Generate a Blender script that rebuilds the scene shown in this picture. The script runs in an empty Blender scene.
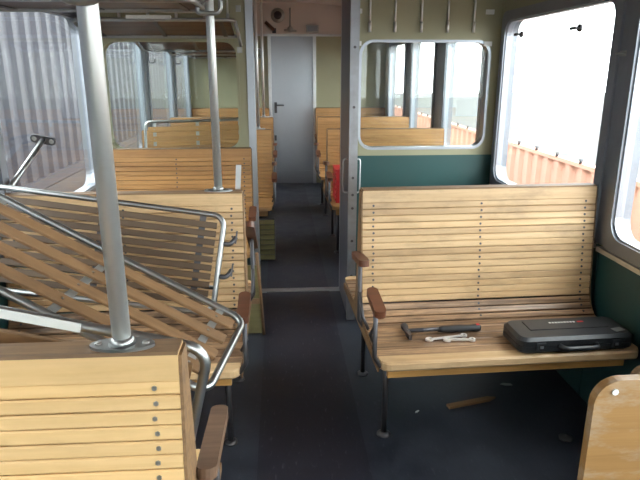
import bpy, bmesh, math, random
from mathutils import Vector, Matrix

# ------------------------------------------------------------------ camera, world, exposure
scn = bpy.context.scene
COL = scn.collection
R = math.radians
cam_d = bpy.data.cameras.new('camera')
cam = bpy.data.objects.new('camera', cam_d)
COL.objects.link(cam)
cam.location = (0, 0, 1.5)
cam.rotation_euler = (R(90 - 16.20), 0, R(-3.94))
cam_d.sensor_width = 36.0
cam_d.lens = 36.0 * 585.0 / 640.0
cam_d.clip_start = 0.02
cam_d.clip_end = 300
scn.camera = cam

world = bpy.data.worlds.new('overcast_sky')
scn.world = world
world.use_nodes = True
wn = world.node_tree
bg = wn.nodes['Background']
bg.inputs['Color'].default_value = (0.96, 0.98, 1.0, 1)
bg.inputs['Strength'].default_value = 5.0

scn.view_settings.view_transform = 'Standard'
scn.view_settings.look = 'None'
scn.view_settings.gamma = 1.0
scn.view_settings.exposure = 1.05
scn.view_settings.use_curve_mapping = False
scn.cycles.use_denoising = True
scn.cycles.max_bounces = 10
scn.cycles.diffuse_bounces = 6
scn.cycles.transparent_max_bounces = 24
scn.cycles.sample_clamp_indirect = 8.0

# ------------------------------------------------------------------ materials
def new_mat(name):
    m = bpy.data.materials.new(name)
    m.use_nodes = True
    nt = m.node_tree
    return m, nt, nt.nodes['Principled BSDF']

def nd(nt, kind, **kw):
    n = nt.nodes.new(kind)
    for k, v in kw.items():
        if k in n.inputs.keys():
            n.inputs[k].default_value = v
        else:
            setattr(n, k, v)
    return n

def ramp(nt, fac, stops):
    r = nt.nodes.new('ShaderNodeValToRGB')
    e = r.color_ramp.elements
    while len(e) < len(stops):
        e.new(0.5)
    for el, (p, c) in zip(e, stops):
        el.position = p
        el.color = c if len(c) == 4 else (*c, 1)
    nt.links.new(fac, r.inputs['Fac'])
    return r.outputs['Color']

def mix(nt, fac, a, b, mode='MIX'):
    n = nt.nodes.new('ShaderNodeMix')
    n.data_type = 'RGBA'
    n.blend_type = mode
    for sock, v in ((n.inputs[0], fac), (n.inputs[6], a), (n.inputs[7], b)):
        if isinstance(v, (int, float)):
            sock.default_value = v
        elif isinstance(v, tuple):
            sock.default_value = v if len(v) == 4 else (*v, 1)
        else:
            nt.links.new(v, sock)
    return n.outputs[2]

def wood(name, light, dark, rough=0.45, stain=(0.05, 0.03, 0.02), stain_amt=0.3, grain=0.6, vary=0.35, stain_scale=9.0, s0=0.50, s1=0.72, gf=55):
    """long-grained timber: streaks along local X, each board of its own tone, worn stains"""
    m, nt, p = new_mat(name)
    L = nt.links
    tc = nd(nt, 'ShaderNodeTexCoord')
    oi = nd(nt, 'ShaderNodeObjectInfo')
    off = nd(nt, 'ShaderNodeVectorMath', operation='SCALE')
    comb = nd(nt, 'ShaderNodeCombineXYZ')
    L.new(oi.outputs['Random'], comb.inputs[0]); L.new(oi.outputs['Random'], comb.inputs[1]); L.new(oi.outputs['Random'], comb.inputs[2])
    L.new(comb.outputs[0], off.inputs[0]); off.inputs['Scale'].default_value = 37.0
    add = nd(nt, 'ShaderNodeVectorMath', operation='ADD')
    L.new(tc.outputs['Object'], add.inputs[0]); L.new(off.outputs[0], add.inputs[1])
    mp = nd(nt, 'ShaderNodeMapping')
    mp.inputs['Scale'].default_value = (2.2, gf, gf)
    L.new(add.outputs[0], mp.inputs['Vector'])
    n1 = nd(nt, 'ShaderNodeTexNoise', Scale=1.0, Detail=5.0, Roughness=0.65)
    n1.inputs['Distortion'].default_value = 0.6
    L.new(mp.outputs[0], n1.inputs['Vector'])
    g = ramp(nt, n1.outputs['Fac'], [(0.32, dark), (0.62, light)])
    base = mix(nt, grain, light, g)
    tone = ramp(nt, oi.outputs['Random'], [(0.0, (1 - vary, 1 - vary * 1.15, 1 - vary * 1.3)), (0.6, (1, 1, 1)), (1.0, (1.06, 1.04, 1.0))])
    base = mix(nt, 1.0, base, tone, 'MULTIPLY')
    geo = nd(nt, 'ShaderNodeNewGeometry')
    mp2 = nd(nt, 'ShaderNodeMapping'); mp2.inputs['Scale'].default_value = (0.35, 1, 1)
    L.new(geo.outputs['Position'], mp2.inputs['Vector'])
    n2 = nd(nt, 'ShaderNodeTexNoise', Scale=stain_scale, Detail=7.0, Roughness=0.7)
    L.new(mp2.outputs[0], n2.inputs['Vector'])
    s = ramp(nt, n2.outputs['Fac'], [(s0, (0, 0, 0)), (s1, (stain_amt,) * 3)])
    col = mix(nt, s, base, stain)
    L.new(col, p.inputs['Base Color'])
    p.inputs['Roughness'].default_value = rough
    b = nd(nt, 'ShaderNodeBump', Strength=0.15, Distance=0.002)
    L.new(n1.outputs['Fac'], b.inputs['Height']); L.new(b.outputs[0], p.inputs['Normal'])
    return m

def paint(name, col, rough=0.5, metal=0.0, blotch=0.15, scale=6.0, dirt=(0.1, 0.08, 0.06), stretch=(1, 1, 1), bump=0.05):
    m, nt, p = new_mat(name)
    L = nt.links
    geo = nd(nt, 'ShaderNodeNewGeometry')
    mp = nd(nt, 'ShaderNodeMapping'); mp.inputs['Scale'].default_value = stretch
    L.new(geo.outputs['Position'], mp.inputs['Vector'])
    n = nd(nt, 'ShaderNodeTexNoise', Scale=scale, Detail=6.0, Roughness=0.65)
    L.new(mp.outputs[0], n.inputs['Vector'])
    s = ramp(nt, n.outputs['Fac'], [(0.42, (0, 0, 0)), (0.75, (blotch,) * 3)])
    L.new(mix(nt, s, col, dirt), p.inputs['Base Color'])
    p.inputs['Roughness'].default_value = rough
    p.inputs['Metallic'].default_value = metal
    if bump:
        b = nd(nt, 'ShaderNodeBump', Strength=bump, Distance=0.002)
        L.new(n.outputs['Fac'], b.inputs['Height']); L.new(b.outputs[0], p.inputs['Normal'])
    return m

def glass(name):
    m, nt, p = new_mat(name)
    nt.nodes.remove(p)
    L = nt.links
    out = nt.nodes['Material Output']
    tr = nd(nt, 'ShaderNodeBsdfTransparent'); tr.inputs['Color'].default_value = (0.93, 0.96, 0.95, 1)
    gl = nd(nt, 'ShaderNodeBsdfGlossy'); gl.inputs['Roughness'].default_value = 0.02
    lw = nd(nt, 'ShaderNodeLayerWeight'); lw.inputs['Blend'].default_value = 0.5
    pw = nd(nt, 'ShaderNodeMath', operation='POWER'); pw.inputs[1].default_value = 5.0
    L.new(lw.outputs['Facing'], pw.inputs[0])
    fr = nd(nt, 'ShaderNodeMath', operation='MULTIPLY_ADD'); fr.inputs[1].default_value = 0.95; fr.inputs[2].default_value = 0.028
    L.new(pw.outputs[0], fr.inputs[0])
    ms = nd(nt, 'ShaderNodeMixShader')
    L.new(fr.outputs[0], ms.inputs[0]); L.new(tr.outputs[0], ms.inputs[1]); L.new(gl.outputs[0], ms.inputs[2])
    L.new(ms.outputs[0], out.inputs['Surface'])
    return m

def lino(name, c, c2, rough, speck):
    m, nt, p = new_mat(name)
    L = nt.links
    geo = nd(nt, 'ShaderNodeNewGeometry')
    n = nd(nt, 'ShaderNodeTexNoise', Scale=3.2, Detail=8.0, Roughness=0.7)
    L.new(geo.outputs['Position'], n.inputs['Vector'])
    base = ramp(nt, n.outputs['Fac'], [(0.35, c), (0.7, c2)])
    mp = nd(nt, 'ShaderNodeMapping'); mp.inputs['Scale'].default_value = (60, 16, 1)
    L.new(geo.outputs['Position'], mp.inputs['Vector'])
    n2 = nd(nt, 'ShaderNodeTexNoise', Scale=1.0, Detail=3.0)
    L.new(mp.outputs[0], n2.inputs['Vector'])
    s = ramp(nt, n2.outputs['Fac'], [(0.62, (0, 0, 0)), (0.78, (speck,) * 3)])
    L.new(mix(nt, s, base, (0.20, 0.20, 0.22)), p.inputs['Base Color'])
    rr = ramp(nt, n.outputs['Fac'], [(0.3, (rough - 0.1,) * 3), (0.7, (rough + 0.15,) * 3)])
    L.new(rr, p.inputs['Roughness'])
    b = nd(nt, 'ShaderNodeBump', Strength=0.25, Distance=0.002)
    L.new(n2.outputs['Fac'], b.inputs['Height']); L.new(b.outputs[0], p.inputs['Normal'])
    return m

M = {}
M['slat'] = wood('varnished_slat', (0.66, 0.46, 0.26), (0.45, 0.27, 0.125), stain_amt=0.35, vary=0.22)
M['slat_yellow'] = wood('yellow_pine_slat', (0.74, 0.50, 0.245), (0.58, 0.36, 0.14), stain_amt=0.12, vary=0.10, grain=0.45)
M['slat_worn'] = wood('worn_seat_slat', (0.50, 0.31, 0.175), (0.07, 0.035, 0.02), rough=0.36, stain=(0.075, 0.042, 0.028), stain_amt=0.8, vary=0.25, stain_scale=7.0, grain=0.9, s0=0.44, s1=0.64, gf=75)
M['rail'] = wood('orange_pine_rail', (0.70, 0.38, 0.12), (0.52, 0.27, 0.08), stain_amt=0.2, vary=0.1)
M['slat_amber'] = wood('amber_slat', (0.50, 0.27, 0.10), (0.30, 0.14, 0.05), stain_amt=0.3, vary=0.2)
M['cap'] = wood('worn_top_edge', (0.26, 0.15, 0.07), (0.10, 0.055, 0.03), stain_amt=0.6, rough=0.6, vary=0.05)
M['arm_worn'] = wood('worn_armrest', (0.20, 0.115, 0.07), (0.11, 0.06, 0.035), stain_amt=0.5, rough=0.5, vary=0.1)
M['arm'] = wood('red_brown_armrest', (0.15, 0.055, 0.028), (0.07, 0.027, 0.017), stain_amt=0.4, rough=0.4, vary=0.2)
M['rack_old'] = wood('dark_rack_slat', (0.095, 0.034, 0.016), (0.05, 0.019, 0.010), rough=0.35, stain_amt=0.2, vary=0.3)
M['rack_brown'] = wood('brown_rack_slat', (0.105, 0.062, 0.032), (0.06, 0.035, 0.02), rough=0.5, stain_amt=0.4, vary=0.3)
M['rack_light'] = wood('light_rack_slat', (0.25, 0.14, 0.065), (0.155, 0.085, 0.04), rough=0.5, stain_amt=0.35, vary=0.2)
M['plywood'] = wood('plywood_board', (0.35, 0.19, 0.065), (0.26, 0.135, 0.045), rough=0.5, stain=(0.45, 0.42, 0.36), stain_amt=0.55, vary=0.05, stain_scale=14)
M['olive_board'] = wood('olive_board', (0.20, 0.17, 0.065), (0.13, 0.11, 0.04), stain_amt=0.3, vary=0.05)
M['pole'] = paint('bright_pole', (0.74, 0.75, 0.74), rough=0.42, metal=0.85, blotch=0.15, scale=20, dirt=(0.4, 0.4, 0.38))
M['tube'] = paint('galvanised_tube', (0.40, 0.41, 0.41), rough=0.36, metal=1.0, blotch=0.25, scale=20, dirt=(0.2, 0.19, 0.18))
M['steel_dark'] = paint('dark_steel', (0.09, 0.09, 0.10), rough=0.45, metal=0.7, blotch=0.3, scale=20, dirt=(0.12, 0.07, 0.04))
M['strap'] = paint('strap_steel', (0.42, 0.43, 0.42), rough=0.5, metal=0.8, blotch=0.3, scale=25)
M['alu'] = paint('aluminium', (0.62, 0.63, 0.65), rough=0.38, metal=1.0, blotch=0.2, scale=15, dirt=(0.3, 0.3, 0.3))
M['bead'] = paint('grey_bead', (0.40, 0.43, 0.48), rough=0.35, metal=0.6, blotch=0.1, scale=12)
M['frame'] = paint('grey_window_frame', (0.26, 0.28, 0.32), rough=0.4, metal=0.5, blotch=0.15, scale=12)
M['post_edge'] = paint('dull_edge_profile', (0.30, 0.31, 0.335), rough=0.45, metal=0.7, blotch=0.35, scale=9)
M['olive'] = paint('olive_paint', (0.33, 0.32, 0.205), rough=0.5, blotch=0.12, scale=4, dirt=(0.2, 0.17, 0.08))
M['teal'] = paint('dark_green_paint', (0.018, 0.075, 0.075), rough=0.45, blotch=0.2, scale=5, dirt=(0.05, 0.06, 0.06))
M['ceiling'] = paint('off_white_ceiling', (0.62, 0.55, 0.52), rough=0.6, blotch=0.12, scale=3, dirt=(0.4, 0.34, 0.3))
M['door'] = paint('grey_door_paint', (0.36, 0.38, 0.42), rough=0.3, metal=0.5, blotch=0.12, scale=4, dirt=(0.2, 0.2, 0.22))
M['leaf'] = paint('dark_door_leaf', (0.13, 0.13, 0.16), rough=0.4, metal=0.4, blotch=0.2, scale=6)
M['floor'] = lino('dark_lino', (0.016, 0.018, 0.027), (0.044, 0.050, 0.066), 0.42, 0.14)
M['runner'] = lino('aisle_lino', (0.010, 0.010, 0.017), (0.026, 0.026, 0.040), 0.45, 0.30)
M['glass'] = glass('window_glass')
M['rubber'] = paint('black_rubber', (0.02, 0.02, 0.022), rough=0.6, blotch=0.1)
M['case'] = paint('black_plastic', (0.022, 0.024, 0.028), rough=0.38, blotch=0.2, scale=30, dirt=(0.06, 0.06, 0.06))
M['chrome'] = paint('chrome', (0.85, 0.86, 0.88), rough=0.3, metal=0.6, blotch=0.05)
M['red'] = paint('red_plastic', (0.62, 0.03, 0.035), rough=0.45, blotch=0.1)
M['white'] = paint('white_paint', (0.72, 0.74, 0.72), rough=0.45, blotch=0.15, scale=20, dirt=(0.4, 0.4, 0.38))
M['screw'] = paint('screw_steel', (0.40, 0.39, 0.37), rough=0.4, metal=0.9, blotch=0.4, scale=60)
M['container'] = paint('lilac_grey_container', (0.022, 0.0235, 0.037), rough=0.55, blotch=0.25, scale=1.5, dirt=(0.016, 0.016, 0.022), stretch=(1, 1, 0.2))
M['fence'] = paint('orange_sheet', (0.70, 0.37, 0.28), rough=0.55, blotch=0.1, scale=2, dirt=(0.5, 0.28, 0.2))
M['gravel'] = paint('ballast', (0.09, 0.087, 0.085), rough=0.9, blotch=0.6, scale=14, dirt=(0.04, 0.038, 0.036), bump=0.4)

# ------------------------------------------------------------------ mesh helpers
class MB:
    def __init__(self):
        self.v = []; self.f = []; self.s = []
    def add(self, vs, fs, smooth=False, mat=None):
        o = len(self.v)
        self.v += [tuple((mat @ Vector(p)) if mat is not None else p) for p in vs]
        self.f += [tuple(i + o for i in f) for f in fs]
        self.s += [smooth] * len(fs)
        return self
    def box(self, c, d, rot=None):
        x, y, z = d[0] / 2, d[1] / 2, d[2] / 2
        vs = [Vector((a * x, b * y, e * z)) for a in (-1, 1) for b in (-1, 1) for e in (-1, 1)]
        if rot is not None:
            vs = [rot @ v for v in vs]
        vs = [tuple(v + Vector(c)) for v in vs]
        return self.add(vs, [(0, 1, 3, 2), (4, 6, 7, 5), (0, 4, 5, 1), (2, 3, 7, 6), (0, 2, 6, 4), (1, 5, 7, 3)])
    def tube(self, pts, r, n=10, closed=False, smooth=True):
        P = [Vector(p) for p in pts]
        m = len(P)
        T = []
        for i in range(m):
            a = P[i - 1] if (i > 0 or closed) else P[i]
            b = P[(i + 1) % m] if (i < m - 1 or closed) else P[i]
            T.append((b - a).normalized())
        up = Vector((0, 0, 1)) if abs(T[0].z) < 0.9 else Vector((1, 0, 0))
        N = (up - T[0] * up.dot(T[0])).normalized()
        vs = []
        for i in range(m):
            N = (N - T[i] * N.dot(T[i])).normalized()
            B = T[i].cross(N)
            for k in range(n):
                a = 2 * math.pi * k / n
                vs.append(tuple(P[i] + (N * math.cos(a) + B * math.sin(a)) * r))
        fs = []
        for i in range(m if closed else m - 1):
            j = (i + 1) % m
            for k in range(n):
                l = (k + 1) % n
                fs.append((i * n + k, i * n + l, j * n + l, j * n + k))
        o = len(self.f)
        self.add(vs, fs, smooth)
        if not closed:
            b = len(self.v) - m * n
            self.f += [tuple(b + k for k in reversed(range(n))), tuple(b + (m - 1) * n + k for k in range(n))]
            self.s += [False, False]
        return self
    def prism(self, poly, a, b, axis='x', smooth=False):
        """poly: 2D outline; extruded along axis from a to b"""
        n = len(poly)
        def pt(u, w, h):
            return {'x': (h, u, w), 'y': (u, h, w), 'z': (u, w, h)}[axis]
        vs = [pt(u, w, a) for u, w in poly] + [pt(u, w, b) for u, w in poly]
        fs = [(i, (i + 1) % n, (i + 1) % n + n, i + n) for i in range(n)]
        o = len(self.v)
        self.add(vs, fs, smooth)
        self.f += [tuple(o + i for i in reversed(range(n))), tuple(o + n + i for i in range(n))]
        self.s += [False, False]
        return self
    def lathe(self, prof, n=16, c=(0, 0, 0), mat=None, smooth=True):
        vs = []
        for r, z in prof:
            for k in range(n):
                a = 2 * math.pi * k / n
                vs.append((c[0] + r * math.cos(a), c[1] + r * math.sin(a), c[2] + z))
        fs = []
        for i in range(len(prof) - 1):
            for k in range(n):
                l = (k + 1) % n
                fs.append((i * n + k, i * n + l, (i + 1) * n + l, (i + 1) * n + k))
        m = len(prof)
        fs.append(tuple(reversed(range(n)))); fs.append(tuple((m - 1) * n + k for k in range(n)))
        return self.add(vs, fs, smooth, mat)
    def ring(self, outer, inner, x0, x1, fn):
        """plate with a hole: outer and inner outlines of equal point count, thickness x0..x1; fn maps (u, w, h)"""
        n = len(outer)
        vs = [fn(u, w, x0) for u, w in outer] + [fn(u, w, x0) for u, w in inner] + [fn(u, w, x1) for u, w in outer] + [fn(u, w, x1) for u, w in inner]
        fs = []
        for i in range(n):
            j = (i + 1) % n
            fs += [(i, j, n + j, n + i), (2 * n + i, 3 * n + i, 3 * n + j, 2 * n + j),
                   (i, 2 * n + i, 2 * n + j, j), (n + i, n + j, 3 * n + j, 3 * n + i)]
        return self.add(vs, fs)
    def mesh(self, name, mat):
        me = bpy.data.meshes.new(name)
        me.from_pydata(self.v, [], self.f)
        me.polygons.foreach_set('use_smooth', self.s)
        me.materials.append(M[mat] if isinstance(mat, str) else mat)
        me.update()
        bm = bmesh.new(); bm.from_mesh(me)
        bmesh.ops.recalc_face_normals(bm, faces=bm.faces)
        bm.to_mesh(me); bm.free()
        return me
    def build(self, name, mat, parent=None, loc=(0, 0, 0), rot=(0, 0, 0)):
        return inst(name, self.mesh(name, mat), parent, loc, rot)

def inst(name, me, parent=None, loc=(0, 0, 0), rot=(0, 0, 0)):
    o = bpy.data.objects.new(name, me)
    COL.objects.link(o)
    o.location = loc; o.rotation_euler = rot
    if parent is not None:
        o.parent = parent
    return o

def thing(name, label, cat, loc=(0, 0, 0), rz=0, group=None):
    o = bpy.data.objects.new(name, None)
    o.empty_display_size = 0.1
    COL.objects.link(o)
    o.location = loc; o.rotation_euler = (0, 0, rz)
    return tag(o, label, cat, group)

def tag(o, label, cat, group=None):
    o['label'] = label; o['category'] = cat
    if group: o['group'] = group
    return o

def struct(o, label=None):
    o['kind'] = 'structure'
    if label: o['label'] = label
    return o

def stuff(o):
    o['kind'] = 'stuff'
    return o

def rrect(x0, x1, y0, y1, r, n=6):
    pts = []
    for cx, cy, a0 in ((x1 - r, y1 - r, 0), (x0 + r, y1 - r, 90), (x0 + r, y0 + r, 180), (x1 - r, y0 + r, 270)):
        for k in range(n + 1):
            a = R(a0 + 90 * k / n)
            pts.append((cx + r * math.cos(a), cy + r * math.sin(a)))
    return pts

def outer_match(x0, x1, y0, y1, n=6):
    """rectangle outline with as many points as rrect, for a plate with a rounded hole"""
    pts = []
    for sx, sy in ((x1, y1), (x0, y1), (x0, y0), (x1, y0)):
        pts += [(sx, sy)] * (n + 1)
    return pts

def plate_hole(mb, rect, hole, r, h0, h1, fn, n=6):
    """solid rectangular plate with a rounded window opening"""
    inn = rrect(*hole, r, n)
    x0, x1, y0, y1 = rect
    out = []
    N = len(inn)
    k = n + 1
    corners = [(x1, y1), (x0, y1), (x0, y0), (x1, y0)]
    vs, fs = [], []
    for h in (h0, h1):
        vs += [fn(u, w, h) for u, w in inn] + [fn(u, w, h) for u, w in corners]
    S = N + 4
    for b, flip in ((0, False), (S, True)):
        for c in range(4):
            for i in range(n):
                fs.append((b + c * k + i, b + c * k + i + 1, b + N + c))
            j = (c + 1) % 4
            fs.append((b + c * k + n, b + (j * k) % N, b + N + j, b + N + c))
    for i in range(N):
        j = (i + 1) % N
        fs.append((i, j, S + j, S + i))
    for c in range(4):
        j = (c + 1) % 4
        fs.append((N + c, N + j, S + N + j, S + N + c))
    mb.add(vs, fs)

def fillet(pts, r, n=6, closed=False):
    P = [Vector(p) for p in pts]
    out = []
    m = len(P)
    for i in range(m):
        if not closed and i in (0, m - 1):
            out.append(P[i]); continue
        a = (P[i - 1] - P[i]); b = (P[(i + 1) % m] - P[i])
        la, lb = a.length, b.length
        a.normalize(); b.normalize()
        ang = a.angle(b)
        t = min(r / math.tan(ang / 2), la * 0.49, lb * 0.49)
        rr = t * math.tan(ang / 2)
        c = P[i] + (a + b).normalized() * (rr / math.sin(ang / 2))
        s = P[i] + a * t - c; e = P[i] + b * t - c
        w = s.angle(e)
        for k in range(n + 1):
            u = k / n
            out.append(c + (s * math.sin((1 - u) * w) + e * math.sin(u * w)) / math.sin(w))
    return out

# ------------------------------------------------------------------ the carriage shell
XL, XR = -1.15, 1.42
YF, YE, YP = -1.5, 8.0, 3.88          # wall behind the camera, end wall, glazed partition
ZS, ZT = 0.80, 1.80                   # window openings
WIN = [(-1.38, -0.51), (-0.37, 0.91), (1.05, 2.33), (2.485, 3.745), (4.12, 5.05), (5.40, 6.33), (6.68, 7.62)]
WINL = WIN[:4] + [(4.08, 5.22), (5.42, 6.60), (6.78, 7.80)]
EDGEL = [YF, -0.44, 0.98, 2.40, 3.93, 5.32, 6.69, 8.0]
EDGE = [YF, -0.44, 0.98, 2.40, 3.93, 5.22, 6.50, YE]
DX0, DX1 = -0.15, 0.405               # passage in the partition

fl = MB().box(((XL + XR) / 2, (YF + YE) / 2, -0.03), (XR - XL + 0.2, YE - YF + 0.2, 0.06)).build('floor', 'floor')
struct(fl, 'dark blue-grey scuffed linoleum floor')
run = MB().box((0.11, (YF + YE) / 2, 0.0015), (0.44, YE - YF - 0.1, 0.003)).build('floor_runner', 'runner')
struct(run, 'darker worn strip of flooring along the aisle')

def side_wall(name, X, sgn, side_label, WIN=WIN, EDGE=EDGE):
    """sgn: +1 right wall (room lies at smaller x), -1 left wall"""
    mb = MB()
    fn = lambda u, w, h: (X + sgn * h, u, w)
    for (y0, y1), a, b in zip(WIN, EDGE[:-1], EDGE[1:]):
        plate_hole(mb, (a, b, 0, 1.97), (y0, y1, ZS, ZT), 0.09, 0.0, 0.06, fn)
    w = struct(mb.build(name, 'olive'), side_label)
    # dark green lower panels, one between each pair of pillars
    for a, b in zip(EDGE[:-1], EDGE[1:]):
        MB().box((X - sgn * 0.004, (a + b) / 2, 0.375), (0.008, b - a - 0.006, 0.75)).build('wainscot_panel', 'teal', w)
    # grey pillar covers between the windows
    for k in range(len(WIN) - 1):
        a, b = WIN[k][1] + 0.045, WIN[k + 1][0] - 0.045
        if b - a < 0.02: a, b = (a + b) / 2 - 0.02, (a + b) / 2 + 0.02
        if a < YP < b: continue
        MB().box((X - sgn * 0.005, (a + b) / 2, 1.36), (0.012, b - a, 1.2)).build('pillar_cover', 'frame', w)
    return w

wall_r = side_wall('wall_right', XR, 1, 'olive and dark green carriage wall with large windows')
wall_l = side_wall('wall_left', XL, -1, 'olive carriage wall behind the pile of racks', WINL, EDGEL)

wi = 0
for side, X, sgn in (('right', XR, 1), ('left', XL, -1)):
    for (y0, y1) in (WIN if sgn > 0 else WINL):
        wi += 1
        e = bpy.data.objects.new('window_%d' % wi, None)
        COL.objects.link(e); struct(e, 'carriage window in the %s wall' % side)
        e.location = (X, (y0 + y1) / 2, ZS)
        o = Vector(e.location)
        fn = lambda u, w, h: tuple(Vector((X + sgn * h, u, w)) - o)
        mb = MB(); mb.ring(rrect(y0 - 0.045, y1 + 0.045, ZS - 0.045, ZT + 0.045, 0.06), rrect(y0 + 0.012, y1 - 0.012, ZS + 0.012, ZT - 0.012, 0.08), -0.022, 0.064, fn)
        mb.build('window_frame', 'frame', e)
        mb = MB(); mb.ring(rrect(y0 + 0.008, y1 - 0.008, ZS + 0.008, ZT - 0.008, 0.085), rrect(y0 + 0.020, y1 - 0.020, ZS + 0.020, ZT - 0.020, 0.08), -0.010, 0.026, fn)
        mb.build('glazing_bead', 'bead', e)
        mb = MB(); mb.prism([(u, w) for u, w in rrect(y0 + 0.02, y1 - 0.02, ZS + 0.02, ZT - 0.02, 0.08)], 0.008, 0.012, 'x')
        mb.v = [tuple(Vector((X + sgn * v[0], v[1], v[2])) - o) for v in mb.v]
        mb.build('pane', 'glass', e)
        mb = MB().box((-sgn * 0.016, 0, -0.058), (0.032, y1 - y0 + 0.11, 0.02))
        mb.build('sill', 'alu' if side == 'right' else 'frame', e)
        if side == 'right' and y0 == 2.485:
            for (py, pz) in ((3.52, 1.70), (2.83, 1.69)):
                c = MB(); c.lathe([(0.018, 0), (0.018, 0.012), (0.008, 0.018), (0.008, 0.03)], 12, mat=Matrix.Rotation(R(-90), 4, 'Y'))
                c.box((-0.028, 0.02, 0), (0.008, 0.06, 0.014))
                c.build('window_catch', 'steel_dark', e, tuple(Vector((X + 0.006, py, pz)) - o))

# ceiling: a shallow vault
mb = MB()
n = 14
cx, hw = (XL + XR) / 2, (XR - XL) / 2 + 0.05
arc = [(cx + hw * math.cos(R(180 * k / n)), 1.93 + 0.40 * math.sin(R(180 * k / n)) ** 0.8) for k in range(n + 1)]
outr = [(cx + (hw + 0.05) * math.cos(R(180 * k / n)), 1.93 + 0.46 * math.sin(R(180 * k / n)) ** 0.8) for k in range(n + 1)]
for i in range(n):
    q = [arc[i], arc[i + 1], outr[i + 1], outr[i]]
    mb.prism(q, YF - 0.1, YE + 0.1, 'y')
struct(mb.build('ceiling', 'ceiling'), 'off-white vaulted carriage ceiling')

# wall behind the camera
mb = MB()
fnf = lambda u, w, h: (u, YF - h, w)
fx = [XL, XL + 0.88, XR - 0.88, XR]
mb.box(((fx[0] + fx[1]) / 2, YF - 0.03, 1.2), (fx[1] - fx[0], 0.06, 2.4))
for a, b in zip(fx[1:-1], fx[2:]):
    plate_hole(mb, (a, b, 0.0, 2.40), (a + 0.06, b - 0.06, 0.80, 1.92), 0.09, 0.0, 0.06, fnf)
wall_f = struct(mb.build('wall_front', 'olive'), 'olive front wall with two windscreen panes')
for a, b in zip(fx[1:-1], fx[2:]):
    MB().prism(rrect(a + 0.06, b - 0.06, 0.80, 1.92, 0.09), YF - 0.034, YF - 0.03, 'y').build('pane', 'glass', wall_f)

# ---- end wall with its grey door
mb = MB()
EDX0, EDX1, EDH = -0.09, 0.46, 1.92
for a, b in ((XL, EDX0), (EDX1, XR)):
    mb.box(((a + b) / 2, YE + 0.03, EDH / 2), (b - a, 0.06, EDH))
wall_b = struct(mb.build('wall_back', 'olive'), 'olive end wall around the grey door')
hd = MB().box((cx, YE + 0.03, (EDH + 2.4) / 2), (XR - XL, 0.06, 2.4 - EDH)).build('header_panel', 'ceiling', wall_b)
MB().box((cx, YE - 0.012, EDH + 0.012), (XR - XL, 0.03, 0.025)).build('header_rail', 'alu', wall_b)
door = bpy.data.objects.new('door_1', None); COL.objects.link(door); struct(door, 'grey metal door at the end of the aisle')
door.location = ((EDX0 + EDX1) / 2, YE, 0)
dw = EDX1 - EDX0
MB().box((0, 0.03, EDH / 2), (dw + 0.02, 0.05, EDH + 0.02)).build('door_leaf', 'door', door)
MB().box((0, 0.003, 0.09), (dw - 0.03, 0.006, 0.16)).build('kick_plate', 'door', door)
MB().box((-0.07, 0.003, 1.05), (0.006, 0.008, 1.7)).build('seam', 'door', door)
for s in (-1, 1):
    MB().box((s * (dw / 2 + 0.018), -0.008, EDH / 2), (0.04, 0.05, EDH)).build('door_jamb', 'alu', door)
h = MB().box((0, -0.006, 0), (0.035, 0.008, 0.14)).build('lock_plate', 'steel_dark', door, (-dw / 2 + 0.05, 0, 1.02))
MB().tube(fillet([(0, 0, 0.03), (0, -0.05, 0.03), (0.11, -0.05, 0.03)], 0.02), 0.009).build('door_handle', 'steel_dark', h)
MB().box((0, -0.008, 0), (0.03, 0.012, 0.07)).build('bolt_plate', 'steel_dark', door, (-dw / 2 + 0.04, 0, 0.62))

# ---- glazed partition
def wall_panel(name, x0, x1, hole, label, bead='bead'):
    mb = MB()
    fn = lambda u, w, h: (u, YP + h, w)
    plate_hole(mb, (x0, x1, 0.955, 2.34), hole, 0.085, -0.03, 0.03, fn)
    w = struct(mb.build(name, 'olive'), label)
    MB().box(((x0 + x1) / 2, YP, 0.4775), (x1 - x0, 0.064, 0.955)).build('lower_panel', 'teal', w)
    mb = MB(); mb.ring(rrect(hole[0] - 0.012, hole[1] + 0.012, hole[2] - 0.012, hole[3] + 0.012, 0.09),
                       rrect(hole[0] + 0.004, hole[1] - 0.004, hole[2] + 0.004, hole[3] - 0.004, 0.08), -0.036, 0.036, fn)
    mb.build('glazing_bead', bead, w)
    mb = MB().prism(rrect(*hole, 0.085), YP - 0.002, YP + 0.002, 'y')
    mb.build('pane', 'glass', w)
    return w
part_r = wall_panel('wall_partition_right', DX1 + 0.045, XR, (0.525, 1.352, 1.005, 1.672), 'olive and green glazed partition behind the wooden bench')
part_l = wall_panel('wall_partition_left', XL, DX0 - 0.045, (-1.075, -0.255, 1.005, 1.672), 'olive glazed partition beside the passage', 'olive')
# lintel over the passage and aluminium jambs
struct(MB().box(((DX0 + DX1) / 2, YP, 2.26), (DX1 - DX0 + 0.09, 0.06, 0.16)).build('trim_1', 'olive'), 'lintel above the passage')
struct(MB().box((DX0 - 0.022, YP - 0.005, 1.09), (0.045, 0.09, 2.18)).build('trim_2', 'bead'), 'aluminium jamb of the passage, bench side')
struct(MB().box((DX1 + 0.022, YP, 1.09), (0.045, 0.07, 2.18)).build('trim_3', 'alu'), 'aluminium jamb of the passage behind the open door')
struct(MB().box(((DX0 + DX1) / 2, YP, 0.006), (DX1 - DX0, 0.05, 0.012)).build('trim_4', 'alu'), 'bright threshold strip across the aisle')
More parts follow.
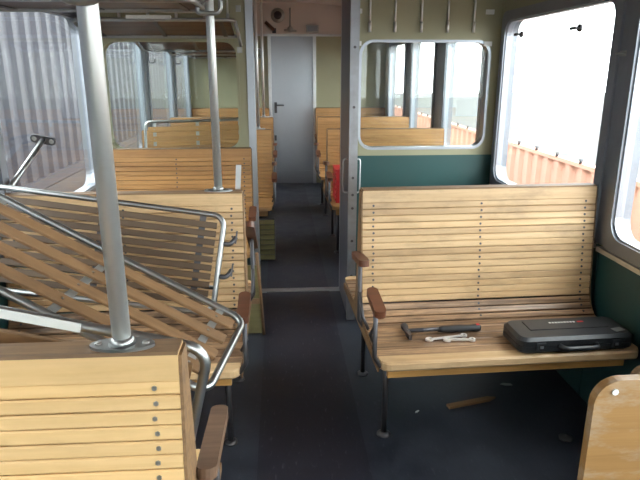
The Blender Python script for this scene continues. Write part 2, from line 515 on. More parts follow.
# aluminium rods and small brackets left on the partition
def rod(x, z0, z1, par):
    mb = MB().tube([(x, YP - 0.04, z0), (x, YP - 0.045, (z0 + z1) / 2), (x, YP - 0.04, z1)], 0.0065, 8)
    mb.tube([(x, YP - 0.045, z0 - 0.012), (x, YP - 0.045, z0 + 0.05)], 0.0095, 8)
    mb.build('hanger_rod', 'pole', par)
for x in (0.576, 0.734, 0.901, 1.068, 1.236):
    rod(x, 1.74, 2.05, part_r)
for x in (-0.95, -0.78, -0.61, -0.44, -0.30):
    rod(x, 1.78, 2.05, part_l)
for x, z in ((0.50, 1.85), (0.50, 1.66), (1.335, 1.85), (1.335, 1.66)):
    b = MB().box((x, YP - 0.038, z), (0.05, 0.018, 0.028))
    b.tube([(x, YP - 0.05, z), (x, YP - 0.03, z)], 0.008, 8)
    b.build('rack_bracket', 'white', part_r)
for x in (-0.235,):
    for z in (1.86, 1.62):
        MB().box((x, YP - 0.038, z), (0.03, 0.018, 0.035)).build('rack_bracket', 'strap', part_l)

# ---- the open door leaf standing beside the passage
lf = bpy.data.objects.new('door_2', None); COL.objects.link(lf); struct(lf, 'narrow grey metal door leaf standing open against the bench bay')
lf.location = (0.42, 3.6, 0)
MB().box((0, 0.0, 1.07), (0.04, 0.47, 2.1)).build('door_leaf', 'leaf', lf)
ed = MB().box((0, -0.252, 1.07), (0.05, 0.035, 2.12)).build('edge_profile', 'post_edge', lf)
mb = MB()
for z in (0.30, 0.52, 0.72, 0.80, 0.90, 1.3, 1.62, 1.9):
    mb.tube([(0, -0.272, z), (0, -0.266, z)], 0.008, 8)
stuff(mb.build('screws', 'steel_dark', ed))
for s in (-1, 1):
    mb = MB().tube(fillet([(s * 0.02, -0.20, 1.0), (s * 0.05, -0.20, 1.0), (s * 0.05, -0.20, 0.80), (s * 0.02, -0.20, 0.80)], 0.015, 4), 0.005, 8)
    mb.build('pull_handle', 'alu', lf)

# ------------------------------------------------------------------ benches
def slat_mesh(name, L, w, t, mat, ch=0.003):
    a, b = w / 2, t / 2
    prof = [(-b, -a + ch), (-b + ch, -a), (b - ch, -a), (b, -a + ch), (b, a - ch), (b - ch, a), (-b + ch, a), (-b, a - ch)]
    return MB().prism(prof, -L / 2, L / 2, 'x').mesh(name, mat)

def nose_mesh(name, L, w, t, mat):
    # rounded front board of a seat, its outer corners rounded in plan
    pts = []
    r = 0.035
    prof = [(-w / 2, -t / 2 + 0.008), (-w / 2 + 0.006, -t / 2), (w / 2, -t / 2), (w / 2, t / 2), (-w / 2 + 0.012, t / 2), (-w / 2 + 0.003, t / 2 - 0.006)]
    mb = MB()
    xs = [(-L / 2, r * 0.9), (-L / 2 + 0.008, r * 0.45), (-L / 2 + 0.02, r * 0.12), (-L / 2 + r, 0), (L / 2 - r, 0), (L / 2 - 0.02, r * 0.12), (L / 2 - 0.008, r * 0.45), (L / 2, r * 0.9)]
    n = len(prof)
    vs, fs = [], []
    for x, d in xs:
        for (u, w_) in prof:
            k = (w / 2 - u) / w
            vs.append((x, u + d * k, w_))
    for i in range(len(xs) - 1):
        for k in range(n):
            l = (k + 1) % n
            fs.append((i * n + k, i * n + l, (i + 1) * n + l, (i + 1) * n + k))
    fs += [tuple(reversed(range(n))), tuple((len(xs) - 1) * n + k for k in range(n))]
    return mb.add(vs, fs).mesh(name, mat)

def bench_places(s):
    """slat centres (y, z, tilt about x, kind) for the side facing s*y"""
    out = []
    y0, z0, y1, z1 = 0.024, 0.9655, 0.070, 0.530
    N = 15
    tilt = math.atan2(y1 - y0, z0 - z1)
    for i in range(N):
        u = (i + 0.5) / N
        out.append((s * (y0 + (y1 - y0) * u), z0 + (z1 - z0) * u, s * tilt, 'back'))
    cur = [(0.080, 0.512, 20), (0.097, 0.487, 45), (0.122, 0.466, 62)]
    for y, z, a in cur:
        out.append((s * y, z, s * R(a), 'low'))
    for i in range(5):
        out.append((s * (0.166 + 0.0575 * i), 0.449 - 0.001 * i, s * R(88), 'seat'))
    out.append((s * 0.458, 0.440, 0, 'nose'))
    return out

def end_profile(sides):
    half = [(0.026, 1.012), (0.032, 0.965), (0.080, 0.53), (0.10, 0.49), (0.135, 0.457), (0.45, 0.430), (0.45, 0.405), (0.10, 0.405)]
    if len(sides) == 2:
        return [(-y, z) for y, z in half] + [(y, z) for y, z in reversed(half)]
    s = sides[0]
    return [(s * y, z) for y, z in half] + [(-s * 0.02, 0.405), (-s * 0.02, 1.012)]

def bench(label, xc, W, yb, ax, sides=(-1, 1), rz=0.0, slat='slat', seat='slat_worn', arm=(0.36, 0.55), arm_z=0.69, armx=0.02,
          rear=(-0.22, 0.0), rear_z=0.745, rear_tilt=7, joined=False, name='slatted_bench', top=1.02, screws=True, screw_mat='steel_dark', arm_mat='arm', group='slatted wooden benches of the carriage', mid_screws=True):
    t = thing(name, label, 'bench', (xc, yb, 0), rz, group)
    L = W
    msl = slat_mesh('slat', L, 0.0275, 0.016, slat)
    mlo = slat_mesh('slat', L, 0.0275, 0.016, seat)
    mss = slat_mesh('slat', L, 0.0545, 0.02, seat)
    mno = nose_mesh('seat_front_board', L - 0.004, 0.065, 0.034, slat)
    rd = random.Random(int(abs(xc * 100 + yb * 1000)))
    jb, js = MB(), MB()
    scr = MB()
    for s in sides:
        for y, z, a, k in bench_places(s):
            me = {'back': msl, 'low': mlo, 'seat': mss, 'nose': mno}[k]
            rot = (a, 0, 0 if k != 'nose' or s < 0 else math.pi)
            jy, jz = rd.uniform(-0.0008, 0.0008), rd.uniform(-0.0005, 0.0005)
            if joined:
                mtx = Matrix.Translation((0, y, z)) @ Matrix.Rotation(a, 4, 'X') @ Matrix.Rotation(rot[2], 4, 'Z')
                (jb if k in ('back', 'low') else js).add([v.co[:] for v in me.vertices], [tuple(p.vertices) for p in me.polygons], False, mtx)
            else:
                inst('slat' if k != 'nose' else 'seat_front_board', me, t, (0, y + jy, z + jz), rot)
            if screws and k in ('back', 'low'):
                nrm = Vector((0, s * math.cos(a), s * math.sin(a)))
                nrm = (Matrix.Rotation(a, 3, 'X') @ Vector((0, s, 0)))
                xs = [-L / 2 + 0.045, L / 2 - 0.045] + ([0.0] if mid_screws else [])
                for x in xs:
                    c = Vector((x + rd.uniform(-0.002, 0.002), y, z)) + nrm * 0.008
                    scr.tube([c - nrm * 0.002, c + nrm * 0.0016], 0.0052, 6, smooth=False)
    if joined:
        stuff(jb.build('backrest_slats', slat, t)); stuff(js.build('seat_slats', seat, t))
        for me in (msl, mlo, mss, mno): bpy.data.meshes.remove(me)
    if screws:
        stuff(scr.build('screws', screw_mat, t))
    # top rail and its worn cap
    if len(sides) == 2:
        tr = [(-0.034, 0.966), (0.034, 0.966), (0.030, top - 0.005), (-0.030, top - 0.005)]
        cp = [(-0.031, top - 0.005), (0.031, top - 0.005), (0.027, top), (-0.027, top)]
    else:
        s = sides[0]
        tr = [(s * 0.034, 0.966), (s * 0.030, top - 0.005), (-s * 0.022, top - 0.005), (-s * 0.022, 0.966)]
        cp = [(s * 0.031, top - 0.005), (s * 0.027, top), (-s * 0.02, top), (-s * 0.022, top - 0.005)]
    MB().prism(tr, -L / 2, L / 2, 'x').build('top_rail', slat, t)
    MB().prism(cp, -W / 2, W / 2, 'x').build('top_cap', 'cap', t)
    prof = end_profile(sides)
    for e in (-1, 1):
        a, b = (W / 2 + 0.0005, W / 2 + 0.006) if e > 0 else (-W / 2 - 0.006, -W / 2 - 0.0005)
        MB().prism(prof, a, b, 'x').build('end_board', 'cap', t)
    for s in sides:
        MB().box((0, s * 0.425, 0.397), (W - 0.075, 0.022, 0.055)).build('seat_rail', slat if joined else 'rail', t)
        # aisle legs
        lx = ax * (W / 2 - 0.07)
        lg = MB().tube([(lx, s * 0.26, 0.42), (lx, s * 0.26, 0.008)], 0.0125, 10)
        lg.lathe([(0.03, 0.0), (0.03, 0.006), (0.016, 0.014)], 12, (lx, s * 0.26, 0))
        lg.build('leg', 'steel_dark', t)
        # armrest
        a0, a1 = arm if s < 0 or arm[0] < 0.1 else rear
        az = arm_z if s < 0 or arm[0] < 0.1 else rear_z
        tl = 7 if s < 0 or arm[0] < 0.1 else rear_tilt
        am = (a0 + a1) / 2
        pad = MB()
        w2 = 0.021
        out = rrect(-w2, w2, -(a1 - a0) / 2, (a1 - a0) / 2, 0.02, 4)
        pad.prism(out, -0.013, 0.013, 'z')
        tiltx = s * -R(tl)
        p = pad.build('armrest', arm_mat, t, (ax * (W / 2 + armx), s * am, az), (tiltx, 0, 0))
        px = ax * (W / 2 + armx)
        po = MB().tube(fillet([(px, s * am, az - 0.01), (px, s * am, 0.47), (ax * (W / 2 - 0.005), s * am, 0.43)], 0.03), 0.009, 8)
        po.tube([(px, s * am, 0.60), (px, s * (am - 0.09), 0.52), (ax * (W / 2 - 0.002), s * (am - 0.10), 0.47)], 0.007, 8)
        po.build('armrest_post', 'steel_dark', t)
    MB().box((-ax * (W / 2 - 0.02), 0 if len(sides) == 2 else sides[0] * 0.2, 0.385), (0.03, 0.8 if len(sides) == 2 else 0.4, 0.04)).build('wall_bracket', 'steel_dark', t)
    br = MB().box((ax * (W / 2 - 0.07), 0 if len(sides) == 2 else sides[0] * 0.2, 0.38), (0.03, 0.8 if len(sides) == 2 else 0.4, 0.03)).build('seat_bearer', 'steel_dark', t)
    return t

b_near = bench('yellow pine slatted bench in the foreground, its back towards us, grab pole on top', -0.655, 0.935, 0.985, 1,
               slat='slat_yellow', seat='slat_worn', arm=(0.03, 0.33), arm_z=0.695, armx=0.026, screw_mat='screw', arm_mat='arm_worn')
b_mid = bench('slatted bench behind the heap of luggage racks, facing us', -0.64, 0.965, 2.40, 1, slat='slat', seat='slat_worn', rear=(0.02, 0.44), rear_z=0.76, rear_tilt=30)
b_part = bench('slatted bench built against the glazed partition, behind the racks', -0.66, 0.95, 3.815, 1, sides=(-1,), slat='slat_amber', seat='slat_amber')
b_right = bench('wide pale slatted bench with black tool case on its worn seat', 0.8575, 1.03, 2.43, -1, rz=R(2.0), slat='slat', seat='slat_worn')

for k, (yb, wl) in enumerate(((5.03, 'first'), (6.36, 'second'))):
    bench('slatted bench beyond the partition on the aisle\'s heater side, %s from the passage' % wl, -0.60, 1.07, yb, 1,
          slat='slat_amber', seat='slat_amber', joined=True, screws=False)
    bench('slatted bench beyond the partition on the red crate\'s side, %s from the passage' % wl, 0.91, 1.0, yb, -1,
          slat='slat_amber', seat='slat_amber', joined=True, screws=False)
bench('slatted bench against the end wall, door handle side', -0.63, 1.0, 7.93, 1, sides=(-1,), slat='slat_amber', seat='slat_amber', joined=True, screws=False)
bench('slatted bench against the end wall, door hinge side', 0.95, 0.92, 7.93, -1, sides=(-1,), slat='slat_amber', seat='slat_amber', joined=True, screws=False)

# ------------------------------------------------------------------ luggage racks
def rack(label, O, U, V, L, W, n, wmat, group, joined=False, sleeve=None, brackets=False, slat_w=None, name='luggage_rack', r=0.011, strap='strap', screws=True):
    """O: corner; U: long direction; V: across. Slats lie on the +U x V side"""
    U = Vector(U).normalized(); V = Vector(V); V = (V - U * V.dot(U)).normalized(); N = U.cross(V)
    t = thing(name, label, 'luggage rack', O, 0, group)
    t.matrix_world = Matrix(((U.x, V.x, N.x, O[0]), (U.y, V.y, N.y, O[1]), (U.z, V.z, N.z, O[2]), (0, 0, 0, 1)))
    MB().tube(fillet([(0, 0, 0), (L, 0, 0), (L, W, 0), (0, W, 0)], 0.045, 6, True), r, 10, True).build('frame_tube', 'tube', t)
    pitch = (W - 0.05) / n
    sw = slat_w or pitch * 0.62
    me = slat_mesh('slat', L - 0.05, sw, 0.011, wmat, 0.002)
    jb = MB()
    for i in range(n):
        y = 0.025 + pitch * (i + 0.5)
        if joined:
            jb.add([v.co[:] for v in me.vertices], [tuple(p.vertices) for p in me.polygons], False, Matrix.Translation((L / 2, y, 0.006)) @ Matrix.Rotation(R(90), 4, 'X'))
        else:
            inst('slat', me, t, (L / 2, y, 0.006), (R(90), 0, 0))
    if joined:
        stuff(jb.build('slats', wmat, t)); bpy.data.meshes.remove(me)
    sc = MB()
    for fx in (0.09, 0.5, 0.91):
        MB().box((L * fx, W / 2, -0.0015), (0.024, W - 0.004, 0.004)).build('cross_strap', strap, t)
        if not joined and screws:
            for i in range(n):
                y = 0.025 + pitch * (i + 0.5)
                sc.tube([(L * fx, y, 0.010), (L * fx, y, 0.0128)], 0.0042, 6, smooth=False)
    if not joined and screws:
        stuff(sc.build('screws', 'screw', t))
    if sleeve:
        a, b = sleeve
        MB().box(((a + b) / 2, W + 0.004, 0.014), (b - a, 0.018, 0.004)).build('white_edge_strip', 'white', t)
    if brackets:
        for yy in (W * 0.72, W * 0.38):
            c = MB().tube(fillet([(L, yy, 0), (L + 0.035, yy, 0), (L + 0.05, yy + 0.03, -0.02)], 0.02, 4), 0.009, 8)
            c.box((L + 0.052, yy + 0.03, -0.022), (0.006, 0.05, 0.03))
            c.build('mounting_bracket', 'steel_dark', t)
        MB().tube([(L * 0.1, W * 0.26, -0.012), (L - 0.005, W * 0.26, -0.012)], 0.008, 8).build('stay_rod', 'tube', t)
    return t

def along(a, b): return tuple(Vector(b) - Vector(a))
# three dismantled racks heaped between the two benches
r1a, r1b, r1c = Vector((-0.225, 2.2, 0.963)), Vector((-1.03, 2.2, 1.086)), Vector((-0.268, 2.09, 0.607))
u = (r1a - r1b).normalized(); Lr = 0.90
rack('dismantled rack with brown slats leaning upright on the bench back', tuple(r1a - u * Lr + (r1c - r1a)), tuple(u), tuple(r1a - r1c), Lr, (r1a - r1c).length, 10, 'rack_brown',
     'dismantled luggage racks', brackets=True, slat_w=0.0235, strap='steel_dark', screws=False)
r2a, r2d, r2c = Vector((-0.15, 1.72, 0.755)), Vector((-0.79, 0.122, 0.411)), Vector((-0.198, 1.35, 0.703))
u = -r2d.normalized()
rack('dismantled rack with light slats lying slanted on top of the heap', tuple(r2a - u * 0.90 + (r2c - r2a)), tuple(u), tuple(r2a - r2c), 0.90, 0.377, 4, 'rack_light',
     'dismantled luggage racks', slat_w=0.04)
r3a = Vector((-0.145, 1.065, 0.968)); u = Vector((0.382, 0, -0.092)).normalized()
v = Vector((0.09, -0.03, 0.365)).normalized()
rack('dismantled rack with white edge strip, standing close behind the foreground bench', tuple(r3a - u * 0.90 - v * 0.37), tuple(u), tuple(v), 0.90, 0.37, 6, 'rack_light',
     'dismantled luggage racks', sleeve=(0.14, 0.655))

# racks still in place, above the benches on the heap's side
def hung(label, yb, z, xr, wmat='rack_old', tilt=0.0, joined=False, W=0.38, xl=XL + 0.03, y0=None, loop=0.11, n=11):
    y0 = yb - W / 2 if y0 is None else y0
    L = xr - xl
    # slats on the upper side: U x V = +z with U=+x, V=+y
    t = rack(label, (xl, y0, z), (1, 0, 0), (0, W, -tilt), L, W, n, wmat, 'luggage racks still hanging', joined, slat_w=0.027, strap='steel_dark', screws=False)
    return t, L
t, L = hung('overhead rack above the foreground bench, just its hanging loop in view', 0.985, 1.735, -0.325)
MB().tube(fillet([(L - 0.005, 0.16, 0), (L - 0.01, 0.16, -0.135), (L + 0.08, 0.16, -0.135), (L + 0.08, 0.16, 0), (L, 0.13, 0)], 0.038, 6), 0.0085, 8).build('hanging_loop', 'tube', t)
t, L = hung('dark overhead rack above the bench with the heap of racks', 2.40, 1.735, -0.29)
MB().tube(fillet([(L - 0.005, 0.16, 0), (L - 0.01, 0.16, -0.03), (L + 0.08, 0.16, -0.03), (L + 0.08, 0.16, 0.05), (L, 0.13, 0)], 0.025, 6), 0.0085, 8).build('hanging_loop', 'tube', t)
t, L = hung('dark overhead rack fixed to the near face of the glazed partition', 3.66, 1.765, -0.235, tilt=0.07, y0=3.47, W=0.36)
MB().tube(fillet([(L, 0.03, 0), (L + 0.012, 0.05, -0.05), (L + 0.012, 0.33, -0.06)], 0.03, 5), 0.009, 8).build('end_bracket', 'tube', t)
MB().box((0.42, -0.004, 0.010), (0.24, 0.03, 0.018)).build('edge_strip', 'white', t)
hung('overhead rack beyond the partition, nearest to it', 5.03, 1.75, -0.215, joined=True, tilt=0.10)
hung('overhead rack beyond the partition, second from it', 6.36, 1.75, -0.215, joined=True, tilt=0.10)
hung('overhead rack against the end wall', 7.75, 1.75, -0.215, joined=True, tilt=0.10)

# rack leaning on the first bench beyond the partition
rack('tube-framed rack leaning on the bench beyond the partition window', (-1.0, 4.44, 0.66), (1, 0, 0.02), (0, 0.12, 0.45), 0.78, 0.48, 6, 'slat_amber', 'dismantled luggage racks', slat_w=0.04)

# ------------------------------------------------------------------ grab poles
def pole(label, x, y, z0, z1, lean=0.0, r=0.0165):
    t = thing('grab_pole', label, 'pole', (x, y, z0), 0, 'upright grab poles')
    MB().tube([(0, 0, 0.004), (lean * 0.5, 0, (z1 - z0) / 2), (lean, 0, z1 - z0)], r, 20).build('pole_tube', 'pole', t)
    f = MB()
    ov = [(0.058 * math.cos(R(a)) * (1 if True else 1), 0.026 * math.sin(R(a))) for a in range(0, 360, 15)]
    f.prism(ov, 0, 0.006, 'z')
    f.lathe([(r + 0.008, 0.006), (r + 0.004, 0.016), (r, 0.02)], 16)
    fo = f.build('foot_flange', 'tube', t)
    s = MB()
    for e in (-1, 1):
        s.lathe([(0.007, 0.006), (0.006, 0.009)], 8, (e * 0.042, 0, 0))
    stuff(s.build('screws', 'screw', fo))
    return t
pole('thick steel grab pole standing on the foreground bench back', -0.29, 0.985, 1.02, 2.26, r=0.0165)
pole('slim steel grab pole standing on the bench behind the heap of racks', -0.255, 2.40, 1.02, 2.27, r=0.0165)
pole('grab pole beyond the partition, nearest to the passage', -0.175, 5.03, 1.02, 2.28, r=0.014)
pole('grab pole beyond the partition, second from the passage', -0.16, 6.36, 1.02, 2.28, r=0.014)

# dismantled pole leaning on the left window, foot plate up
t = thing('dismantled_pole', 'loose steel pole leaning at the window, its two-hole foot plate on top', 'pole', (-1.11, 2.86, 1.185))
d = (Vector((-1.105, 2.445, 1.037)) - Vector((-1.11, 2.86, 1.185)))
MB().tube([(0, 0, 0), tuple(d)], 0.012, 12).build('pole_tube', 'tube', t)
q = d.normalized()
mb = MB()
ax1 = Vector((0.9, 0.5, -0.05)); ax1 = (ax1 - q * ax1.dot(q)).normalized(); ax2 = q.cross(ax1)
ov = rrect(-0.057, 0.057, -0.021, 0.021, 0.0205, 5)
vs = [tuple(ax1 * a + ax2 * b - q * 0.004) for a, b in ov] + [tuple(ax1 * a + ax2 * b + q * 0.004) for a, b in ov]
nn = len(ov)
mb.add(vs, [tuple(range(nn)), tuple(range(nn, 2 * nn))] + [(i, (i + 1) % nn, (i + 1) % nn + nn, i + nn) for i in range(nn)])
fp = mb.build('foot_plate', 'steel_dark', t)
for e in (-1, 1):
    MB().tube([tuple(ax1 * 0.038 * e - q * 0.007), tuple(ax1 * 0.038 * e + q * 0.007)], 0.011, 10).build('bolt_hole', 'strap', fp)

# light strip standing behind the middle bench
tag(MB().box((-0.178, 2.452, 1.03), (0.022, 0.006, 0.18), Matrix.Rotation(R(4), 3, 'Y')).build('metal_strip', 'alu'),
    'short pale metal strip standing behind the bench by the slim pole', 'strip')

# ------------------------------------------------------------------ things on and around the benches
SZ = 0.459
# black tool case
t = thing('tool_case', 'flat black plastic tool case lying on the pale bench', 'tool case', (1.122, 2.055, SZ), R(2.0))
cw, cdp = 0.465, 0.185
bodyp = rrect(-cw / 2, cw / 2, -cdp / 2, cdp / 2, 0.035, 5)
def shell(z0, z1, bev, top):
    mb = MB()
    lv = [(z0, bev if not top else 0), (z0 + bev if not top else z0 + 0.001, 0), (z1 - bev if top else z1 - 0.001, 0), (z1, bev if top else 0)]
    n_ = len(bodyp); vs = []; fs = []
    for z, i in lv:
        k = 1 - i / (cw / 2); k2 = 1 - i / (cdp / 2)
        vs += [(a * k, b * k2, z) for a, b in bodyp]
    for j in range(len(lv) - 1):
        for i in range(n_):
            fs.append((j * n_ + i, j * n_ + (i + 1) % n_, (j + 1) * n_ + (i + 1) % n_, (j + 1) * n_ + i))
    fs += [tuple(reversed(range(n_))), tuple((len(lv) - 1) * n_ + i for i in range(n_))]
    return mb.add(vs, fs)
shell(0.0, 0.031, 0.012, False).build('lower_shell', 'case', t)
lid = shell(0.034, 0.066, 0.012, True).build('lid', 'case', t)
MB().tube(fillet([(-0.075, -cdp / 2 + 0.005, 0.033), (-0.065, -cdp / 2 - 0.03, 0.033), (0.065, -cdp / 2 - 0.03, 0.033), (0.075, -cdp / 2 + 0.005, 0.033)], 0.025, 5), 0.009, 8).build('handle', 'case', t)
for x in (-0.15, 0.15):
    l = MB().box((x, -cdp / 2 - 0.003, 0.033), (0.035, 0.01, 0.03)).build('latch', 'case', t)
    MB().box((x, -cdp / 2 - 0.009, 0.033), (0.012, 0.004, 0.01)).build('latch_stud', 'alu', l)
MB().box((0, 0.02, 0.0675), (0.32, 0.08, 0.003)).build('raised_panel', 'case', lid)
mb = MB()
for i, w in enumerate((0.008, 0.006, 0.008, 0.007, 0.006, 0.008, 0.006, 0.007, 0.008)):
    mb.box((-0.055 + 0.0125 * i, 0.035, 0.0695), (w, 0.010, 0.001))
stuff(mb.build('worn_white_marking', 'white', lid))
MB().box((0.072, 0.035, 0.0695), (0.025, 0.010, 0.001)).build('red_marking', 'red', lid)
MB().box((0.185, -0.045, 0.0667), (0.045, 0.03, 0.001), Matrix.Rotation(R(15), 3, 'Z')).build('scuffed_sticker', 'strap', lid)

# hammer
t = thing('hammer', 'dark hammer with black grip lying on the worn seat', 'hammer', (0.505, 2.165, SZ + 0.0165), R(2))
MB().tube([(0, 0, 0), (0.14, 0.0, 0.002)], 0.009, 10).build('shaft', 'steel_dark', t)
g = MB(); g.lathe([(0.010, 0.13), (0.014, 0.15), (0.015, 0.22), (0.013, 0.26), (0.016, 0.30), (0.012, 0.31)], 12, mat=Matrix.Rotation(R(90), 4, 'Y')); g.build('grip', 'rubber', t)
g.v = []; g.f = []; g.s = []
hb = MB()
hb.lathe([(0.013, -0.052), (0.015, -0.048), (0.015, -0.03), (0.010, -0.025), (0.011, 0.012), (0.009, 0.02)], 12, mat=Matrix.Rotation(R(90), 4, 'X'))
hb.prism([(-0.010, -0.02), (0.010, -0.02), (0.006, -0.062), (-0.004, -0.06)], -0.012, 0.008, 'z')
hb.build('hammer_head', 'steel_dark', t)
MB().box((0.298, 0, 0.012), (0.012, 0.012, 0.008)).build('red_mark', 'red', t)

# wrenches
def wrench(label, x, y, rz, L):
    t = thing('wrench', label, 'wrench', (x, y, SZ + 0.005), rz, 'chrome wrenches on the pale bench')
    MB().box((L / 2, 0, 0), (L - 0.02, 0.010, 0.006)).build('shank', 'chrome', t)
    hp = [(0.017 * math.cos(R(a)), 0.014 * math.sin(R(a))) for a in range(40, 321, 20)]
    hp = [(u, w) for u, w in hp] + [(-0.001, -0.004), (-0.001, 0.004)]
    mb = MB().prism([(-u, w) for u, w in hp], -0.004, 0.004, 'z'); mb.v = [(v[0] * -1 + 0.0, v[1], v[2]) for v in mb.v]
    mb.build('open_jaw', 'chrome', t)
    rg = MB(); rg.ring([(L + 0.013 * math.cos(R(a)), 0.013 * math.sin(R(a))) for a in range(0, 360, 30)],
                       [(L + 0.007 * math.cos(R(a)), 0.007 * math.sin(R(a))) for a in range(0, 360, 30)], -0.0045, 0.0045, lambda u, w, h: (u, w, h))
    rg.build('ring_end', 'chrome', t)
wrench('chrome wrench in front of the hammer, the longer one', 0.585, 2.105, R(10), 0.15)
wrench('short chrome wrench beside the longer one, under the hammer grip', 0.655, 2.098, R(-4), 0.10)

# rounded plywood board at the lower right edge
t = thing('tip_up_seat', 'plywood seat back with rounded corner beside the near window', 'seat', (1.03, 1.03, -0.0))
def board_outline(x0, x1, z0, z1, r):
    return [p for p in rrect(x0, x1, z0, z1, r, 7)]
MB().prism(board_outline(-0.395, 0.37, 0.30, 0.893, 0.055), -0.011, 0.011, 'y').build('backrest_board', 'plywood', t)
MB().prism(board_outline(-0.30, 0.37, 0.32, 0.905, 0.03), 0.014, 0.032, 'y').build('rear_board', 'cap', t)
mb = MB()
for x, z in ((-0.355, 0.868), (-0.27, 0.83), (-0.20, 0.86), (-0.355, 0.5)):
    mb.tube([(x, -0.011, z), (x, -0.0145, z)], 0.007, 8)
stuff(mb.build('screws', 'white', t))
for x in (-0.25, 0.3):
    MB().tube([(x, 0.02, 0.34), (x, 0.02, 0.004)], 0.012, 8).build('leg', 'steel_dark', t)

# olive board leaning on the partition bench, and a stick beside it
t = thing('loose_board', 'olive plywood board leaning on the floor at the partition bench', 'board', (-0.27, 3.19, 0))
MB().box((0, 0.035, 0.205), (0.29, 0.012, 0.405), Matrix.Rotation(R(-10), 3, 'X')).build('board', 'olive_board', t)
MB().box((0, 0.02, 0.20), (0.27, 0.014, 0.03), Matrix.Rotation(R(-10), 3, 'X')).build('batten', 'rack_light', t)
tag(MB().tube([(-0.112, 3.17, 0.006), (-0.125, 3.13, 0.30), (-0.137, 3.10, 0.53)], 0.009, 8).build('wooden_stick', 'rack_light'), 'thin brown stick standing beside the olive board', 'stick')

# louvred heater box under the first far bench
t = thing('heater_box', 'olive louvred heater box under the bench just past the passage', 'heater', (-0.33, 4.72, 0))
MB().box((0, -0.06, 0.176), (0.56, 0.15, 0.352)).build('casing', 'steel_dark', t)
for i in range(8):
    MB().box((0, -0.144, 0.03 + 0.042 * i), (0.55, 0.008, 0.036), Matrix.Rotation(R(-28), 3, 'X')).build('louvre_slat', 'olive_board', t)

# red crate on the far bench
t = thing('plastic_crate', 'red plastic crate with ribbed side on the bench past the passage', 'crate', (0.57, 4.76, SZ))
mb = MB()
for x0, y0, w, d_ in ((0, -0.115, 0.24, 0.01), (0, 0.115, 0.24, 0.01), (-0.115, 0, 0.01, 0.22), (0.115, 0, 0.01, 0.22)):
    mb.box((x0, y0, 0.135), (w, d_, 0.27))
mb.box((0, 0, 0.005), (0.23, 0.23, 0.01))
mb.build('walls', 'red', t)
for i in range(6):
    MB().box((-0.123, 0, 0.03 + 0.042 * i), (0.008, 0.236, 0.016)).build('side_rib', 'red', t)
MB().box((0, 0, 0.268), (0.255, 0.255, 0.015)).box((0, 0, 0.262), (0.2, 0.2, 0.02)).build('lid', 'red', t)

# floor litter
tag(MB().box((0.86, 2.36, 0.008), (0.22, 0.028, 0.012), Matrix.Rotation(R(14), 3, 'Z')).prism([(0.97, 2.375), (1.0, 2.395), (0.965, 2.40)], 0.003, 0.012, 'z').build('wood_offcut', 'rack_light'),
    'thin wooden offcut lying on the floor under the pale bench', 'offcut')
tag(MB().lathe([(0.028, 0.0), (0.03, 0.006), (0.018, 0.012), (0.008, 0.02)], 10, (1.186, 2.07, 0.0)).build('rubber_stopper', 'rubber'), 'dark round stopper on the floor near the plywood seat', 'stopper')
def scrap(label, x, y, s, mat, rz):
    pts = [(-s, -s * 0.25), (-s * 0.2, -s * 0.4), (s, -s * 0.1), (s * 0.7, s * 0.3), (-s * 0.5, s * 0.25)]
    o = MB().prism(pts, 0.0, 0.003, 'z').build('paper_scrap', mat, None, (x, y, 0.001), (0, 0, rz)); tag(o, label, 'scrap')
scrap('tiny white scrap on the floor beneath the pale bench front', 0.603, 2.311, 0.014, 'white', 0.6)
scrap('small white scrap on the floor by the leg of the heaped bench', -0.225, 2.145, 0.022, 'white', 0.3)
scrap('pale crumpled scrap on the floor deep under the pale bench', 1.10, 2.52, 0.03, 'strap', -0.3)

# coat hooks on the window pillars
def hook(label, X, sgn, y, z, h=0.14):
    t = thing('coat_hook', label, 'hook', (X, y, z), 0, 'coat hooks on the pillars')
    MB().box((-sgn * 0.016, 0, 0), (0.006, 0.03, 0.05)).build('back_plate', 'steel_dark', t)
    MB().tube(fillet([(-sgn * 0.02, 0, 0.0), (-sgn * 0.05, 0, 0.0), (-sgn * 0.05, 0, -h), (-sgn * 0.10, 0, -h), (-sgn * 0.105, 0, -h + 0.03)], 0.018, 4), 0.0075, 8).build('hook_arm', 'steel_dark', t)
hook('long dark coat hook on the pillar seen through the partition window, nearer one', XL, -1, 5.32, 1.70)
hook('long dark coat hook on the pillar seen through the partition window, farther one', XL, -1, 6.69, 1.70)
t = thing('coat_hook', 'small metal coat hook on the pillar between the two near windows', 'hook', (XR, 2.40, 1.565), 0, 'coat hooks on the pillars')
MB().box((-0.012, 0, 0), (0.008, 0.07, 0.022)).build('back_plate', 'strap', t)
MB().tube(fillet([(-0.014, -0.02, 0), (-0.045, -0.02, 0), (-0.045, 0.02, 0), (-0.014, 0.02, 0)], 0.012, 4), 0.004, 8).build('hook_arm', 'strap', t)
t = thing('wall_bolt', 'small pale bracket on the wall beside the bench back', 'bracket', (XR, 2.52, 0.80))

bpy.data.objects.remove(t)

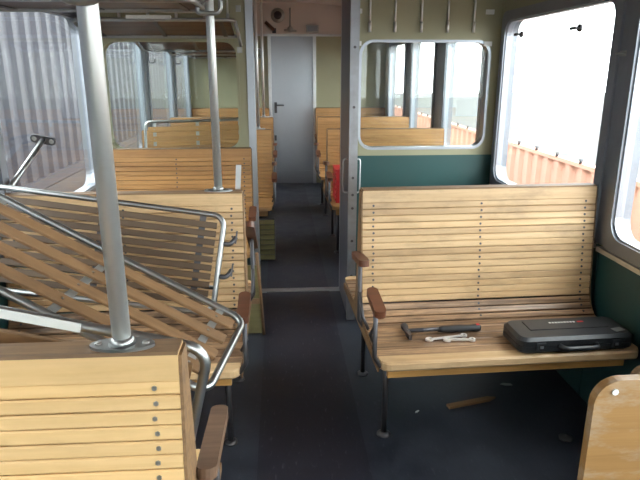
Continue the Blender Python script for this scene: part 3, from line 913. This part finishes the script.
# fittings on the header above the end door
YH = YE - 0.001
t = thing('ceiling_lamp', 'small round dark lamp above the end door', 'lamp', (0.01, YH, 2.17))
MB().lathe([(0.09, 0), (0.09, 0.02), (0.06, 0.04), (0.03, 0.05)], 18, mat=Matrix.Rotation(R(90), 4, 'X')).build('lamp_base', 'strap', t)
MB().lathe([(0.055, 0.035), (0.045, 0.06), (0.02, 0.07)], 18, mat=Matrix.Rotation(R(90), 4, 'X')).build('lamp_cover', 'steel_dark', t)
t = thing('emergency_handle', 'slanted brown pull handle above the end door', 'handle', (-0.09, YH, 2.03))
MB().tube([(-0.06, -0.03, 0.06), (0.05, -0.03, -0.04)], 0.022, 10).build('grip', 'arm', t)
MB().box((0.05, -0.015, -0.045), (0.05, 0.03, 0.06)).build('mounting', 'steel_dark', t)
t = thing('brake_valve', 'grey pipe valve hanging above the end door', 'valve', (0.165, YH, 2.0))
MB().tube([(0, -0.03, 0.26), (0, -0.03, 0.03)], 0.009, 8).build('pipe', 'strap', t)
MB().lathe([(0.02, -0.03), (0.035, -0.02), (0.035, 0.02), (0.018, 0.035)], 12, (0, -0.04, 0)).build('valve_body', 'strap', t)
MB().tube([(-0.08, -0.06, -0.01), (0.08, -0.06, -0.02)], 0.012, 8).build('lever', 'strap', t)
t = thing('switch_box', 'small grey switch box above the end door', 'box', (0.45, YH, 2.01))
MB().box((0, -0.025, 0), (0.16, 0.05, 0.09)).build('box_body', 'strap', t)
MB().box((0, -0.053, 0), (0.13, 0.006, 0.065)).build('box_cover', 'frame', t)

# ------------------------------------------------------------------ outside
g = MB().box((0, 10, -1.15), (120, 120, 0.1)).build('ground', 'gravel'); struct(g, 'grey ballast ground outside')

def corrugated(x, y0, y1, z0, z1, pitch, depth, out):
    """trapezoidal sheet running along y; ribs stand out towards out (+1/-1 in x)"""
    pts = []
    y = y0
    while y < y1 - 1e-6:
        for f, d in ((0.0, 0), (0.32, 0), (0.5, 1), (0.82, 1)):
            pts.append((x + out * d * depth, min(y + f * pitch, y1)))
        y += pitch
    pts.append((x, y1))
    b = [(p[0] - out * 0.004, p[1]) for p in reversed(pts)]
    mb = MB()
    n_ = len(pts)
    for i in range(n_ - 1):
        mb.prism([pts[i], pts[i + 1], (pts[i + 1][0] - out * 0.004, pts[i + 1][1]), (pts[i][0] - out * 0.004, pts[i][1])], z0, z1, 'z')
    return mb

for k in range(3):
    ya = -8.7 + 12.3 * k
    yb_ = ya + 12.19
    nm = ('nearest', 'middle', 'farthest')[k]
    t = thing('freight_container', 'lilac-grey corrugated freight container outside, %s of the row' % nm, 'container', (0, 0, 0), 0, 'freight containers outside')
    corrugated(-3.5, ya + 0.1, yb_ - 0.1, -0.02, 2.42, 0.406, 0.045, 1).build('corrugated_side', 'container', t)
    MB().box((-3.46, (ya + yb_) / 2, 2.48), (0.10, yb_ - ya, 0.12)).build('top_rail', 'container', t)
    MB().box((-3.46, (ya + yb_) / 2, -0.08), (0.10, yb_ - ya, 0.14)).build('bottom_rail', 'container', t)
    for y in (ya + 0.06, yb_ - 0.06):
        MB().box((-3.47, y, 1.2), (0.14, 0.12, 2.68)).build('corner_post', 'container', t)
    MB().box((-4.72, (ya + yb_) / 2, 1.2), (2.38, yb_ - ya, 2.6)).build('container_body', 'container', t)
    w = thing('flat_wagon', 'dark flat wagon carrying the %s freight container' % nm, 'wagon', (0, 0, 0), 0, 'flat wagons outside')
    MB().box((-4.7, (ya + yb_) / 2, -0.25), (2.6, yb_ - ya, 0.18)).build('deck', 'steel_dark', w)
    MB().box((-3.5, (ya + yb_) / 2, -0.43), (0.1, yb_ - ya, 0.26)).build('sole_bar', 'steel_dark', w)
    for y in (ya + 1.5, ya + 3.3, yb_ - 3.3, yb_ - 1.5):
        mb = MB(); mb.lathe([(0.46, 0.0), (0.46, 0.03), (0.42, 0.13), (0.1, 0.13)], 24, (0, 0, 0), Matrix.Translation((-3.9, y, -0.68)) @ Matrix.Rotation(R(90), 4, 'Y'))
        mb.build('wheel', 'steel_dark', w)

t = thing('sheet_fence', 'low orange corrugated sheet fence outside the near windows', 'fence', (0, 0, 0))
corrugated(3.5, -6, 36, -1.05, 0.42, 0.30, 0.04, -1).build('corrugated_sheet', 'fence', t)
MB().box((3.5, 15, 0.44), (0.10, 42, 0.05)).build('top_rail', 'fence', t)
mb = MB()
for i in range(60):
    mb.tube([(3.46, -5.5 + 0.6 * i, 0.46), (3.46, -5.5 + 0.6 * i, 0.52)], 0.022, 6)
stuff(mb.build('bolts', 'steel_dark', t))
for i in range(15):
    MB().box((3.6, -5 + 2.9 * i, -0.4), (0.08, 0.08, 1.4)).build('fence_post', 'steel_dark', t)
